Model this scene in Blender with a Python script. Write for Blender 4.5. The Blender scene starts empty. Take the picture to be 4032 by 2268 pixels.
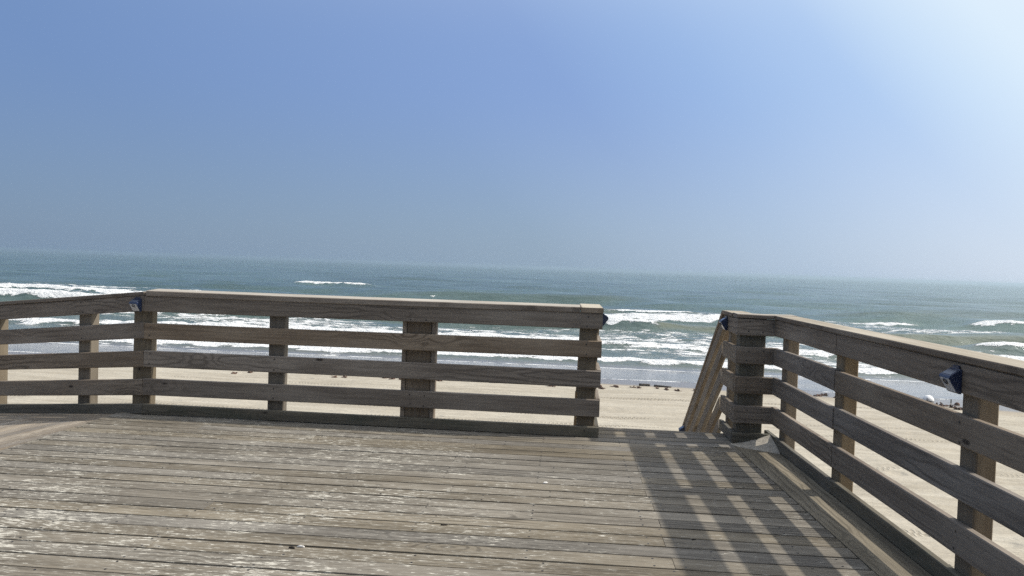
import bpy, math, random
import numpy as np
from mathutils import Vector, Matrix

random.seed(7)
S = bpy.context.scene
COL = S.collection
R = math.radians

# ------------------------------------------------------------------ camera
CAM_Z = 1.3937
cam = bpy.data.cameras.new("camera")
cam_o = bpy.data.objects.new("camera", cam)
COL.objects.link(cam_o)
cam.sensor_width = 36.0
cam.lens = 36.0 * 3027.2 / 4032.0
cam.clip_start = 0.05
cam.clip_end = 20000.0
yaw, pitch, roll = R(4.187), R(-1.626), R(1.997)
f = Vector((-math.sin(yaw) * math.cos(pitch), math.cos(yaw) * math.cos(pitch), math.sin(pitch)))
r0 = Vector((math.cos(yaw), math.sin(yaw), 0))
u0 = r0.cross(f)
rt = math.cos(roll) * r0 + math.sin(roll) * u0
up = -math.sin(roll) * r0 + math.cos(roll) * u0
M = Matrix((rt, up, -f)).transposed().to_4x4()
M.translation = Vector((0, 0, CAM_Z))
cam_o.matrix_world = M
S.camera = cam_o

# ------------------------------------------------------------------ sun and sky
SUN_DIR = Vector((1.09, 0.165, 1.0)).normalized()      # towards the sun
SUN_EL = math.asin(SUN_DIR.z)
SUN_AZ = math.atan2(SUN_DIR.x, SUN_DIR.y)              # clockwise from +Y
sl = bpy.data.lights.new("sun", 'SUN')
sl.energy = 3.5
sl.angle = R(0.9)
sl.color = (1.0, 0.945, 0.86)
so = bpy.data.objects.new("sun", sl)
COL.objects.link(so)
so.rotation_euler = (-SUN_DIR).to_track_quat('-Z', 'Y').to_euler()

EXPOSURE = 0.35
SKY_STRENGTH = 0.10
VEIL_GAIN = 1.0 / (2 ** EXPOSURE) / SKY_STRENGTH
w = bpy.data.worlds.new("World")
S.world = w
w.use_nodes = True
nt = w.node_tree
bg = nt.nodes["Background"]
sky = nt.nodes.new("ShaderNodeTexSky")
sky.sky_type = 'NISHITA'
sky.sun_disc = False
sky.sun_elevation = SUN_EL
sky.sun_rotation = SUN_AZ
sky.altitude = 0
sky.air_density = 1.0
sky.dust_density = 1.0
sky.ozone_density = 2.0
# hazy marine air: the sky model is veiled towards the horizon and brightens towards the sun
def _n(kind, **kw):
    nd = nt.nodes.new(kind)
    for k_, v_ in kw.items(): setattr(nd, k_, v_)
    return nd
geo_w = _n("ShaderNodeNewGeometry")
dirn = _n("ShaderNodeVectorMath", operation='SCALE'); dirn.inputs["Scale"].default_value = -1.0
nt.links.new(geo_w.outputs["Incoming"], dirn.inputs[0])
dot = _n("ShaderNodeVectorMath", operation='DOT_PRODUCT')
nt.links.new(dirn.outputs[0], dot.inputs[0]); dot.inputs[1].default_value = SUN_DIR
cosn = _n("ShaderNodeMath", operation='MULTIPLY_ADD'); cosn.inputs[1].default_value = 0.5; cosn.inputs[2].default_value = 0.5
nt.links.new(dot.outputs["Value"], cosn.inputs[0])
def _ramp(stops):
    nd = _n("ShaderNodeValToRGB")
    el = nd.color_ramp.elements
    while len(el) < len(stops): el.new(0.5)
    for e_, (p_, c_) in zip(el, stops):
        e_.position = p_; e_.color = (*c_, 1)
    nt.links.new(cosn.outputs[0], nd.inputs[0])
    return nd.outputs[0]
low = _ramp([(0.05, (0.15, 0.235, 0.36)), (0.33, (0.190, 0.282, 0.413)), (0.55, (0.283, 0.392, 0.520)), (0.665, (0.450, 0.570, 0.730)), (0.73, (0.624, 0.723, 0.860)), (0.85, (0.85, 0.92, 1.0)), (1.0, (1.0, 1.0, 1.0))])
high = _ramp([(0.05, (0.12, 0.21, 0.42)), (0.41, (0.170, 0.282, 0.535)), (0.625, (0.250, 0.382, 0.690)), (0.69, (0.330, 0.490, 0.800)), (0.745, (0.440, 0.610, 0.895)), (0.775, (0.610, 0.770, 0.965)), (0.80, (0.745, 0.880, 1.0)), (0.90, (0.93, 0.97, 1.0)), (1.0, (1.0, 1.0, 1.0))])
sepw = _n("ShaderNodeSeparateXYZ"); nt.links.new(dirn.outputs[0], sepw.inputs[0])
def _range(lo, hi, a_, b_):
    nd = _n("ShaderNodeMapRange", interpolation_type='SMOOTHSTEP')
    nt.links.new(sepw.outputs[2], nd.inputs[0])
    for i_, v_ in enumerate((lo, hi, a_, b_)): nd.inputs[i_ + 1].default_value = v_
    return nd.outputs[0]
def _mix(fac, a_, b_):
    nd = _n("ShaderNodeMix", data_type='RGBA')
    nt.links.new(fac, nd.inputs[0]); nt.links.new(a_, nd.inputs[6]); nt.links.new(b_, nd.inputs[7])
    return nd.outputs[2]
top3 = _ramp([(0.05, (0.07, 0.095, 0.140)), (0.40, (0.13, 0.165, 0.225)), (0.60, (0.21, 0.24, 0.30)), (0.75, (0.31, 0.335, 0.375)), (0.88, (0.46, 0.47, 0.49)), (0.97, (0.85, 0.84, 0.80)), (1.0, (1.0, 0.98, 0.93))])
top = _n("ShaderNodeVectorMath", operation='SCALE'); top.inputs["Scale"].default_value = 2.7
nt.links.new(top3, top.inputs[0])
veil = _mix(_range(-0.02, 0.24, 0.0, 1.0), low, high)
veil = _mix(_range(0.26, 0.62, 0.0, 1.0), veil, top.outputs[0])
gain = _n("ShaderNodeVectorMath", operation='SCALE')
nt.links.new(veil, gain.inputs[0])
# sky low behind the camera is dimmed to cut fill on the rail fronts
back_dim = _n("ShaderNodeMapRange", interpolation_type='SMOOTHSTEP')
nt.links.new(sepw.outputs[1], back_dim.inputs[0])
for i_, v_ in enumerate((-0.75, 0.0, 0.35, 1.0)): back_dim.inputs[i_ + 1].default_value = v_
low_back_dim = _n("ShaderNodeMix", data_type='FLOAT')
nt.links.new(_range(0.25, 0.75, 0.0, 1.0), low_back_dim.inputs[0]); nt.links.new(back_dim.outputs[0], low_back_dim.inputs[2]); low_back_dim.inputs[3].default_value = 1.0
sc_ = _n("ShaderNodeMath", operation='MULTIPLY'); sc_.inputs[1].default_value = VEIL_GAIN
nt.links.new(low_back_dim.outputs[0], sc_.inputs[0]); nt.links.new(sc_.outputs[0], gain.inputs["Scale"])
final = _mix(_range(0.40, 1.0, 0.92, 0.75), sky.outputs[0], gain.outputs[0])
nt.links.new(final, bg.inputs[0])
bg.inputs[1].default_value = SKY_STRENGTH

S.view_settings.view_transform = 'Standard'
S.view_settings.look = 'None'
S.view_settings.gamma = 1.0
S.view_settings.exposure = EXPOSURE
S.cycles.use_denoising = False
S.cycles.max_bounces = 6
S.cycles.diffuse_bounces = 3
S.cycles.glossy_bounces = 3
S.cycles.volume_bounces = 1
S.cycles.sample_clamp_indirect = 4.0

# ------------------------------------------------------------------ node helpers
class NB:
    def __init__(s, mat):
        s.t = mat.node_tree
        s.n = s.t.nodes
    def new(s, kind, **kw):
        nd = s.n.new(kind)
        for k, v in kw.items():
            setattr(nd, k, v)
        return nd
    def put(s, sock, v):
        if isinstance(v, bpy.types.NodeSocket):
            s.t.links.new(v, sock)
        else:
            sock.default_value = v
    def math(s, op, a, b=None, c=None, clamp=False):
        nd = s.new("ShaderNodeMath", operation=op, use_clamp=clamp)
        s.put(nd.inputs[0], a)
        if b is not None: s.put(nd.inputs[1], b)
        if c is not None: s.put(nd.inputs[2], c)
        return nd.outputs[0]
    def vmath(s, op, a, b=None):
        nd = s.new("ShaderNodeVectorMath", operation=op)
        s.put(nd.inputs[0], a)
        if b is not None: s.put(nd.inputs[1], b)
        return nd.outputs[0]
    def attr(s, name):
        return s.new("ShaderNodeAttribute", attribute_name=name)
    def noise(s, vec, scale=1.0, detail=3.0, rough=0.55, dist=0.0):
        nd = s.new("ShaderNodeTexNoise")
        s.put(nd.inputs["Vector"], vec)
        nd.inputs["Scale"].default_value = scale
        nd.inputs["Detail"].default_value = detail
        nd.inputs["Roughness"].default_value = rough
        nd.inputs["Distortion"].default_value = dist
        return nd.outputs["Fac"]
    def voro(s, vec, scale=1.0, feature='F1'):
        nd = s.new("ShaderNodeTexVoronoi", feature=feature)
        s.put(nd.inputs["Vector"], vec)
        nd.inputs["Scale"].default_value = scale
        return nd
    def ramp(s, fac, lo, hi, a=0.0, b=1.0):
        nd = s.new("ShaderNodeMapRange", interpolation_type='SMOOTHSTEP')
        s.put(nd.inputs[0], fac)
        nd.inputs[1].default_value = lo
        nd.inputs[2].default_value = hi
        nd.inputs[3].default_value = a
        nd.inputs[4].default_value = b
        return nd.outputs[0]
    def mix(s, fac, a, b, blend='MIX'):
        nd = s.new("ShaderNodeMix", data_type='RGBA', blend_type=blend)
        s.put(nd.inputs[0], fac)
        s.put(nd.inputs[6], a if isinstance(a, bpy.types.NodeSocket) else (*a, 1))
        s.put(nd.inputs[7], b if isinstance(b, bpy.types.NodeSocket) else (*b, 1))
        return nd.outputs[2]
    def bump(s, h, strength=0.3, dist=0.01, normal=None):
        nd = s.new("ShaderNodeBump")
        s.put(nd.inputs["Height"], h)
        nd.inputs["Strength"].default_value = strength
        nd.inputs["Distance"].default_value = dist
        if normal is not None: s.put(nd.inputs["Normal"], normal)
        return nd.outputs[0]

def material(name, rough=0.6):
    m = bpy.data.materials.new(name)
    m.use_nodes = True
    nb = NB(m)
    p = m.node_tree.nodes["Principled BSDF"]
    p.inputs["Roughness"].default_value = rough
    return m, nb, p

def scaled(nb, vec, sx, sy, sz):
    return nb.vmath('MULTIPLY', vec, (sx, sy, sz))

def wood(name, dark, mid, light, fleck=0.0, grain=1.0, tint_var=0.25, stain=0.0, fleck_col=(0.54, 0.51, 0.435)):
    """weathered lumber; attribute bu = (along, across, depth) in metres of each board, br = its random number"""
    m, nb, p = material(name, 0.75)
    p.inputs["Specular IOR Level"].default_value = 0.25
    bu = nb.attr("bu").outputs["Vector"]
    br = nb.attr("br").outputs["Fac"]
    sep = nb.new("ShaderNodeSeparateXYZ")
    nb.put(sep.inputs[0], bu)
    al, ac, de = sep.outputs
    # knots
    kv = nb.voro(scaled(nb, bu, 1.7, 4.6, 0.0), 1.0)
    kd = kv.outputs["Distance"]
    ksep = nb.new("ShaderNodeSeparateColor")
    nb.put(ksep.inputs[0], kv.outputs["Color"])
    kon = nb.math('GREATER_THAN', ksep.outputs[0], 0.42)
    kn = nb.math('MULTIPLY', nb.ramp(kd, 0.035, 0.075, 1, 0), kon)
    kr = nb.math('MULTIPLY', nb.ramp(kd, 0.05, 0.42, 1, 0), kon)
    # growth rings cut by the face: cathedral figure
    wob = nb.noise(scaled(nb, bu, 0.9, 1.5, 1.0), 1.0, 3, 0.55)
    rr = nb.math('ADD', nb.math('MULTIPLY', wob, 7.0), nb.math('MULTIPLY', nb.math('ABSOLUTE', nb.math('SUBTRACT', nb.math('MODULO', ac, 0.2), 0.1)), 24.0))
    rr = nb.math('ADD', rr, nb.math('MULTIPLY', kr, 2.6))
    fine = nb.noise(scaled(nb, bu, 7, 60, 30), 1.0, 2, 0.6)
    rings = nb.math('SINE', nb.math('MULTIPLY', nb.math('ADD', rr, nb.math('MULTIPLY', fine, 0.35)), 6.28))
    rings = nb.math('MULTIPLY', nb.ramp(rings, 0.0, 1.0), nb.ramp(nb.noise(scaled(nb, bu, 0.7, 3.0, 1.0), 1.0, 2, 0.5), 0.42, 0.62))
    streak = nb.noise(scaled(nb, bu, 1.3, 34, 20), 1.0, 4, 0.62)
    streak2 = nb.noise(scaled(nb, bu, 5.0, 110, 60), 1.0, 3, 0.6)
    blot = nb.noise(scaled(nb, bu, 1.1, 4.0, 2.0), 1.0, 3, 0.5)
    c = nb.mix(nb.ramp(streak, 0.30, 0.70), dark, mid)
    c = nb.mix(nb.math('MULTIPLY', nb.ramp(blot, 0.40, 0.72), 0.75), c, light)
    c = nb.mix(nb.math('MULTIPLY', rings, 0.62 * grain), c, tuple(v * 0.60 for v in dark))
    c = nb.mix(nb.math('MULTIPLY', nb.ramp(streak2, 0.50, 0.72), 0.40 * grain), c, tuple(v * 0.45 for v in dark))
    # every board a little lighter or darker than the next
    hv = nb.new("ShaderNodeHueSaturation")
    nb.put(hv.inputs["Color"], c)
    nb.put(hv.inputs["Value"], nb.math('MULTIPLY_ADD', br, tint_var * 2, 1.0 - tint_var))
    nb.put(hv.inputs["Saturation"], nb.math('MULTIPLY_ADD', nb.math('FRACT', nb.math('MULTIPLY', br, 7.31)), 0.5, 0.75))
    c = hv.outputs[0]
    c = nb.mix(nb.math('MULTIPLY', kn, 0.88), c, (0.018, 0.012, 0.009))
    geo = nb.new("ShaderNodeNewGeometry")
    pos = geo.outputs["Position"]
    h = nb.math('ADD', nb.math('MULTIPLY', streak, 0.6), nb.math('MULTIPLY', streak2, 0.5))
    if stain > 0:
        st = nb.noise(scaled(nb, pos, 2.0, 2.0, 5.0), 1.0, 4, 0.6)
        c = nb.mix(nb.math('MULTIPLY', nb.ramp(st, 0.48, 0.70), stain), c, (0.055, 0.062, 0.045))
    if fleck > 0:
        # worn pale film: flakes along the grain, thick in drifts and worn off elsewhere
        pw = nb.new("ShaderNodeSeparateXYZ")
        nb.put(pw.inputs[0], pos)
        drift = nb.noise(scaled(nb, pos, 0.62, 0.95, 0), 1.0, 5, 0.62, 0.6)
        drift2 = nb.noise(scaled(nb, pos, 2.1, 3.4, 0), 1.0, 3, 0.6, 0.4)
        side = nb.ramp(pw.outputs[0], -1.6, 0.9, 0.0, -0.09)
        side2 = nb.ramp(pw.outputs[1], 5.4, 6.3, 0.0, -0.05)
        dr = nb.math('ADD', nb.math('ADD', nb.math('MULTIPLY', drift, 0.60), nb.math('MULTIPLY', drift2, 0.34)), nb.math('ADD', side, side2))
        fl = nb.noise(scaled(nb, bu, 13, 66, 30), 1.0, 4, 0.72, 0.35)
        fl2 = nb.noise(scaled(nb, bu, 30, 95, 30), 1.0, 2, 0.6)
        fv = nb.math('ADD', nb.math('MULTIPLY', fl, 0.72), nb.math('MULTIPLY', fl2, 0.28))
        tot = nb.math('ADD', fv, nb.math('MULTIPLY', nb.math('SUBTRACT', dr, 0.47), 0.52))
        soft = nb.math('MULTIPLY', nb.ramp(tot, 0.44, 0.62), 0.42 * fleck)
        hard = nb.math('MULTIPLY', nb.ramp(tot, 0.572, 0.608), 0.88 * fleck)
        c = nb.mix(soft, c, tuple(v * 0.66 for v in fleck_col))
        c = nb.mix(hard, c, fleck_col)
        h = nb.math('ADD', h, nb.math('MULTIPLY', hard, 0.7))
    nb.put(p.inputs["Base Color"], c)
    nb.put(p.inputs["Normal"], nb.bump(h, 0.55, 0.004))
    return m

RAILW = wood("rail_lumber", (0.155, 0.122, 0.092), (0.232, 0.190, 0.148), (0.300, 0.255, 0.205), grain=1.15, tint_var=0.14)
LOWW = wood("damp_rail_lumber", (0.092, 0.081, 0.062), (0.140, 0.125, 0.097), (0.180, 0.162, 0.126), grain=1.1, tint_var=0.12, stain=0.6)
POSTW = wood("post_lumber", (0.16, 0.12, 0.075), (0.235, 0.182, 0.118), (0.30, 0.24, 0.165), grain=0.35, tint_var=0.15)
MIDPOST = wood("grey_post_lumber", (0.105, 0.085, 0.060), (0.155, 0.130, 0.096), (0.210, 0.180, 0.138), grain=0.3, tint_var=0.18)
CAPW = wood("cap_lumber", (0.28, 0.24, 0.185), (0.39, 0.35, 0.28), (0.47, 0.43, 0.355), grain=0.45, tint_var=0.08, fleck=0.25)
DECKW = wood("deck_lumber", (0.100, 0.086, 0.065), (0.182, 0.159, 0.124), (0.258, 0.229, 0.183), grain=1.2, tint_var=0.10, fleck=1.0)
RAMPW = wood("ramp_lumber", (0.21, 0.172, 0.130), (0.30, 0.252, 0.195), (0.365, 0.318, 0.255), grain=1.2, tint_var=0.24, fleck=0.45)
EDGEW = wood("edge_lumber", (0.120, 0.102, 0.075), (0.205, 0.178, 0.130), (0.28, 0.245, 0.185), grain=0.9, tint_var=0.08)
STAIRW = wood("stair_rail_lumber", (0.135, 0.108, 0.082), (0.205, 0.172, 0.134), (0.27, 0.232, 0.184), grain=0.9, tint_var=0.15)

BOARDW = wood("post_board_lumber", (0.140, 0.108, 0.078), (0.190, 0.152, 0.112), (0.240, 0.198, 0.150), grain=0.35, tint_var=0.10)

def plain(name, col, rough=0.5, spec=0.5, noise_amt=0.15, scale=60.0):
    m, nb, p = material(name, rough)
    p.inputs["Specular IOR Level"].default_value = spec
    tc = nb.new("ShaderNodeTexCoord")
    n = nb.noise(tc.outputs["Object"], scale, 3, 0.6)
    c = nb.mix(nb.ramp(n, 0.3, 0.7), tuple(v * (1 - noise_amt) for v in col), tuple(min(1, v * (1 + noise_amt)) for v in col))
    nb.put(p.inputs["Base Color"], c)
    nb.put(p.inputs["Normal"], nb.bump(n, 0.15, 0.002))
    return m

SCREWM = plain("dark_screw", (0.02, 0.018, 0.016), 0.5)

# ------------------------------------------------------------------ mesh helpers
class MB:
    """collects boards and other shapes into ONE mesh"""
    def __init__(s):
        s.v, s.f, s.bu, s.br, s.mi, s.sm = [], [], [], [], [], []
    def add(s, verts, faces, bu=None, br=0.5, mi=0, smooth=False):
        o = len(s.v)
        s.v += [tuple(v) for v in verts]
        s.f += [tuple(i + o for i in fc) for fc in faces]
        s.bu += [tuple(b) for b in (bu if bu is not None else verts)]
        s.br += [br] * len(verts)
        s.mi += [mi] * len(faces)
        s.sm += [smooth] * len(faces)
    def board(s, p0, ax, ay, az, L, W, T, ch=0.005, seg=0, bow=0.0, twist=0.0, screws=None, dents=0.0, top_mi=0):
        """p0 = centre of the start section; ax along, ay across (W), az thickness (T)"""
        p0, ax, ay, az = Vector(p0), Vector(ax).normalized(), Vector(ay).normalized(), Vector(az).normalized()
        n = seg or max(2, int(L / 0.25))
        a, b, c = W / 2, T / 2, min(ch, T * 0.3)
        sec = [(-a + c, -b), (a - c, -b), (a, -b + c), (a, b - c), (a - c, b), (-a + c, b), (-a, b - c), (-a, -b + c)]
        br = random.random()
        off = Vector((random.uniform(0, 90), random.uniform(1, 40), random.uniform(0, 20)))
        ph = random.uniform(0, 6.28)
        verts, bu = [], []
        for i in range(n + 1):
            t = i / n
            dy = bow * math.sin(3.14 * t + ph) + dents * random.uniform(-1, 1)
            dz = bow * 0.6 * math.sin(5.1 * t + ph * 2)
            tw = twist * (t - 0.5)
            for (yy, zz) in sec:
                y2, z2 = yy * math.cos(tw) - zz * math.sin(tw), yy * math.sin(tw) + zz * math.cos(tw)
                verts.append(p0 + ax * (L * t) + ay * (y2 + dy) + az * (z2 + dz))
                bu.append((L * t + off.x, yy + off.y, zz + off.z))
        faces = []
        for i in range(n):
            for k in range(8):
                k2 = (k + 1) % 8
                faces.append((i * 8 + k, i * 8 + k2, (i + 1) * 8 + k2, (i + 1) * 8 + k))
        faces.append(tuple(range(7, -1, -1)))
        faces.append(tuple(n * 8 + k for k in range(8)))
        f0 = len(s.mi)
        s.add(verts, faces, bu, br)
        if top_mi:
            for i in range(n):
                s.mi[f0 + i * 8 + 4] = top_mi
        if screws:
            for (t, q, side) in screws:
                i0 = Vector(p0) + ax * t + ay * q + az * side * (T / 2 + 0.0008)
                rr = 0.0062
                vs = [i0 + (ax * math.cos(k * 1.0472) + ay * math.sin(k * 1.0472)) * rr for k in range(6)]
                s.add(vs, [tuple(range(6)) if side > 0 else tuple(range(5, -1, -1))], None, 0.5, 1)
    def poly(s, pts, zf, T, along, br=None):
        """a plank with an outline pts (x, y), top at zf(x, y)"""
        br = random.random() if br is None else br
        off = Vector((random.uniform(0, 90), random.uniform(1, 40), random.uniform(0, 20)))
        al = Vector((along[0], along[1])).normalized()
        ac = Vector((-al.y, al.x))
        n = len(pts)
        verts, bu = [], []
        for dz in (0, -T):
            for (x, y) in pts:
                verts.append((x, y, zf(x, y) + dz))
                q = Vector((x, y))
                bu.append((q.dot(al) + off.x, q.dot(ac) + off.y, dz + off.z))
        faces = [tuple(range(n)), tuple(range(2 * n - 1, n - 1, -1))]
        for i in range(n):
            j = (i + 1) % n
            faces.append((i, i + n, j + n, j))
        s.add(verts, faces, bu, br)
    def build(s, name, mats, parent=None, loc=None):
        me = bpy.data.meshes.new(name)
        org = Vector(loc) if loc is not None else Vector((0, 0, 0))
        me.from_pydata([Vector(v) - org for v in s.v], [], s.f)
        a = me.attributes.new("bu", 'FLOAT_VECTOR', 'POINT')
        a.data.foreach_set("vector", np.array(s.bu, dtype=np.float32).ravel())
        a = me.attributes.new("br", 'FLOAT', 'POINT')
        a.data.foreach_set("value", np.array(s.br, dtype=np.float32))
        for m in (mats if isinstance(mats, (list, tuple)) else [mats]):
            me.materials.append(m)
        me.polygons.foreach_set("material_index", np.array(s.mi, dtype=np.int32))
        me.polygons.foreach_set("use_smooth", np.array(s.sm, dtype=bool))
        me.update()
        o = bpy.data.objects.new(name, me)
        COL.objects.link(o)
        if loc is not None:
            o.location = org
        if parent is not None:
            o.parent = parent
            o.location = org - parent.location
        return o

def tag(o, label=None, cat=None, group=None, kind=None):
    if label: o["label"] = label
    if cat: o["category"] = cat
    if group: o["group"] = group
    if kind: o["kind"] = kind
    return o

def thing(name, loc, label, cat, group=None):
    o = bpy.data.objects.new(name, None)
    o.empty_display_size = 0.1
    COL.objects.link(o)
    o.location = loc
    bpy.context.view_layer.update()
    return tag(o, label, cat, group)

def clip(poly, a, b, c):
    """keep the side a*x + b*y <= c"""
    out = []
    for i in range(len(poly)):
        p, q = poly[i], poly[(i + 1) % len(poly)]
        dp, dq = a * p[0] + b * p[1] - c, a * q[0] + b * q[1] - c
        if dp <= 0: out.append(p)
        if dp * dq < 0:
            t = dp / (dp - dq)
            out.append((p[0] + (q[0] - p[0]) * t, p[1] + (q[1] - p[1]) * t))
    return out

# value noise for building meshes
_rng = np.random.RandomState(11)
_lat = _rng.rand(256, 256)
def vnoise(x, y):
    xi, yi = np.floor(x).astype(int), np.floor(y).astype(int)
    fx, fy = x - xi, y - yi
    fx, fy = fx * fx * (3 - 2 * fx), fy * fy * (3 - 2 * fy)
    a = _lat[xi % 256, yi % 256]; b = _lat[(xi + 1) % 256, yi % 256]
    c = _lat[xi % 256, (yi + 1) % 256]; d = _lat[(xi + 1) % 256, (yi + 1) % 256]
    return (a * (1 - fx) + b * fx) * (1 - fy) + (c * (1 - fx) + d * fx) * fy
def fbm(x, y, oct=4):
    s, a, n = 0, 0.5, 0
    for i in range(oct):
        s = s + a * vnoise(x * 2 ** i + 17 * i, y * 2 ** i + 31 * i); n += a; a *= 0.5
    return s / n
def sstep(a, b, x):
    t = np.clip((x - a) / (b - a), 0, 1)
    return t * t * (3 - 2 * t)

def grid_mesh(name, X, Y, Z, mat, attrs=None):
    ny, nx = X.shape
    me = bpy.data.meshes.new(name)
    v = np.stack([X, Y, Z], -1).reshape(-1, 3).astype(np.float32)
    idx = np.arange(nx * ny).reshape(ny, nx)
    q = np.stack([idx[:-1, :-1], idx[:-1, 1:], idx[1:, 1:], idx[1:, :-1]], -1).reshape(-1, 4).astype(np.int32)
    me.vertices.add(len(v)); me.vertices.foreach_set("co", v.ravel())
    me.loops.add(q.size); me.loops.foreach_set("vertex_index", q.ravel())
    me.polygons.add(len(q))
    me.polygons.foreach_set("loop_start", np.arange(0, q.size, 4, dtype=np.int32))
    me.polygons.foreach_set("use_smooth", np.ones(len(q), dtype=bool))
    me.update(calc_edges=True)
    for k, a in (attrs or {}).items():
        at = me.attributes.new(k, 'FLOAT', 'POINT')
        at.data.foreach_set("value", np.asarray(a, dtype=np.float32).ravel())
    me.materials.append(mat)
    o = bpy.data.objects.new(name, me)
    COL.objects.link(o)
    return o

# ------------------------------------------------------------------ beach
SEA = -2.9
def beach_z(x, y):
    x, y = np.asarray(x, float), np.asarray(y, float)
    z = -2.22 - 0.011 * np.clip(y - 8, 0, 17) - 0.056 * np.clip(y - 25, 0, 200)
    lump = (fbm(x * 0.35, y * 0.8, 4) - 0.5) * 0.10 * sstep(29, 24, y)
    lump = lump + (fbm(x * 0.06 + 9, y * 0.2, 2) - 0.5) * 0.10 * sstep(36, 26, y)
    near = sstep(-1.0, 3.0, x) * sstep(20.5, 17.0, y) + 0.25 * sstep(23.5, 20.0, y)
    lump = lump + (fbm(x * 1.5 + 4, y * 2.3 + 2, 3) - 0.5) * 0.13 * np.clip(near, 0, 1)
    return z + lump

def sand_material():
    m, nb, p = material("beach_sand", 0.9)
    geo = nb.new("ShaderNodeNewGeometry")
    pos = geo.outputs["Position"]
    sx = nb.new("ShaderNodeSeparateXYZ"); nb.put(sx.inputs[0], pos)
    X, Y, Z = sx.outputs
    wet = nb.attr("wet").outputs["Fac"]
    n1 = nb.noise(scaled(nb, pos, 0.5, 2.4, 0), 1.0, 5, 0.6)
    n2 = nb.noise(scaled(nb, pos, 9, 14, 0), 1.0, 4, 0.65)
    n3 = nb.noise(scaled(nb, pos, 0.10, 0.5, 0), 1.0, 3, 0.5)
    c = nb.mix(nb.ramp(n1, 0.33, 0.68), (0.350, 0.312, 0.245), (0.440, 0.400, 0.325))
    c = nb.mix(nb.math('MULTIPLY', nb.ramp(n2, 0.5, 0.75), 0.35), c, (0.30, 0.25, 0.19))
    c = nb.mix(nb.math('MULTIPLY', nb.ramp(n3, 0.45, 0.7), 0.35), c, (0.51, 0.47, 0.385))
    # vehicle tracks run along the shore: bands across Y, lugs along X
    bendn = nb.noise(scaled(nb, pos, 0.05, 0.0, 0), 1.0, 1, 0.4)
    yb = nb.math('ADD', Y, nb.math('MULTIPLY', bendn, 2.4))
    cell = nb.math('MULTIPLY', yb, 1.55)
    fr = nb.math('FRACT', cell)
    fl = nb.math('FLOOR', cell)
    wn = nb.new("ShaderNodeTexWhiteNoise", noise_dimensions='1D'); nb.put(wn.inputs["W"], fl)
    on = nb.math('GREATER_THAN', wn.outputs["Value"], 0.58)
    band = nb.math('MULTIPLY', nb.math('MULTIPLY', nb.ramp(fr, 0.14, 0.22), nb.ramp(fr, 0.50, 0.58, 1, 0)), on)
    row = nb.math('MULTIPLY', nb.math('GREATER_THAN', fr, 0.36), 3.14)
    jit = nb.noise(scaled(nb, pos, 3, 3, 0), 1.0, 2, 0.5)
    lug = nb.math('SINE', nb.math('ADD', nb.math('ADD', nb.math('MULTIPLY', X, 62.0), row), nb.math('MULTIPLY', jit, 9.0)))
    lug = nb.ramp(lug, -0.25, 0.35)
    worn = nb.ramp(nb.noise(scaled(nb, pos, 0.35, 1.1, 0), 1.0, 4, 0.65), 0.44, 0.60)
    zone = nb.math('MULTIPLY', nb.ramp(Y, 24.0, 26.5, 1, 0), nb.math('SUBTRACT', 1.0, wet))
    trk = nb.math('MULTIPLY', nb.math('MULTIPLY', band, worn), zone)
    ruts = nb.noise(scaled(nb, pos, 0.28, 7.5, 0), 1.0, 3, 0.6)
    lump = nb.noise(scaled(nb, pos, 1.7, 4.2, 0), 1.0, 5, 0.65)
    dry = nb.math('SUBTRACT', 1.0, wet)
    # trodden ground: scattered footprints
    fpv = nb.voro(nb.vmath('ADD', scaled(nb, pos, 1.05, 1.5, 0), scaled(nb, nb.new("ShaderNodeCombineXYZ").outputs[0], 0, 0, 0)), 1.0)
    fcs = nb.new("ShaderNodeSeparateColor"); nb.put(fcs.inputs[0], fpv.outputs["Color"])
    trod = nb.ramp(nb.noise(scaled(nb, pos, 0.16, 0.22, 0), 1.0, 2, 0.5), 0.46, 0.56)
    pit = nb.math('MULTIPLY', nb.math('MULTIPLY', nb.ramp(fpv.outputs["Distance"], 0.08, 0.26, 1, 0), nb.math('GREATER_THAN', fcs.outputs[0], 0.35)), nb.math('MULTIPLY', trod, dry))
    hh = nb.math('ADD', nb.math('MULTIPLY', ruts, 0.040), nb.math('MULTIPLY', lump, 0.085))
    hh = nb.math('ADD', hh, nb.math('MULTIPLY', nb.math('MULTIPLY', lug, trk), 0.035))
    hh = nb.math('SUBTRACT', hh, nb.math('MULTIPLY', trk, 0.02))
    hh = nb.math('ADD', hh, nb.math('MULTIPLY', n2, 0.010))
    hh = nb.math('SUBTRACT', hh, nb.math('MULTIPLY', pit, 0.05))
    hh = nb.math('MULTIPLY', hh, nb.math('MULTIPLY_ADD', dry, 0.93, 0.07))
    c = nb.mix(nb.math('MULTIPLY', nb.math('MULTIPLY', trk, nb.math('SUBTRACT', 1.0, lug)), 0.60), c, (0.235, 0.20, 0.145))
    stk = nb.noise(scaled(nb, pos, 0.16, 3.4, 0), 1.0, 4, 0.65)
    c = nb.mix(nb.math('MULTIPLY', nb.ramp(stk, 0.47, 0.66), 0.42), c, (0.285, 0.250, 0.192))
    c = nb.mix(nb.math('MULTIPLY', nb.ramp(lump, 0.55, 0.72), 0.40), c, (0.27, 0.235, 0.18))
    damp = nb.ramp(wet, 0.02, 0.30)
    c = nb.mix(nb.math('MULTIPLY', damp, 0.55), c, (0.29, 0.245, 0.185))
    soak = nb.ramp(wet, 0.30, 0.62)
    c = nb.mix(soak, c, (0.165, 0.150, 0.135))
    nb.put(p.inputs["Base Color"], c)
    nb.put(p.inputs["Roughness"], nb.math('MULTIPLY_ADD', soak, -0.62, 0.92))
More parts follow.
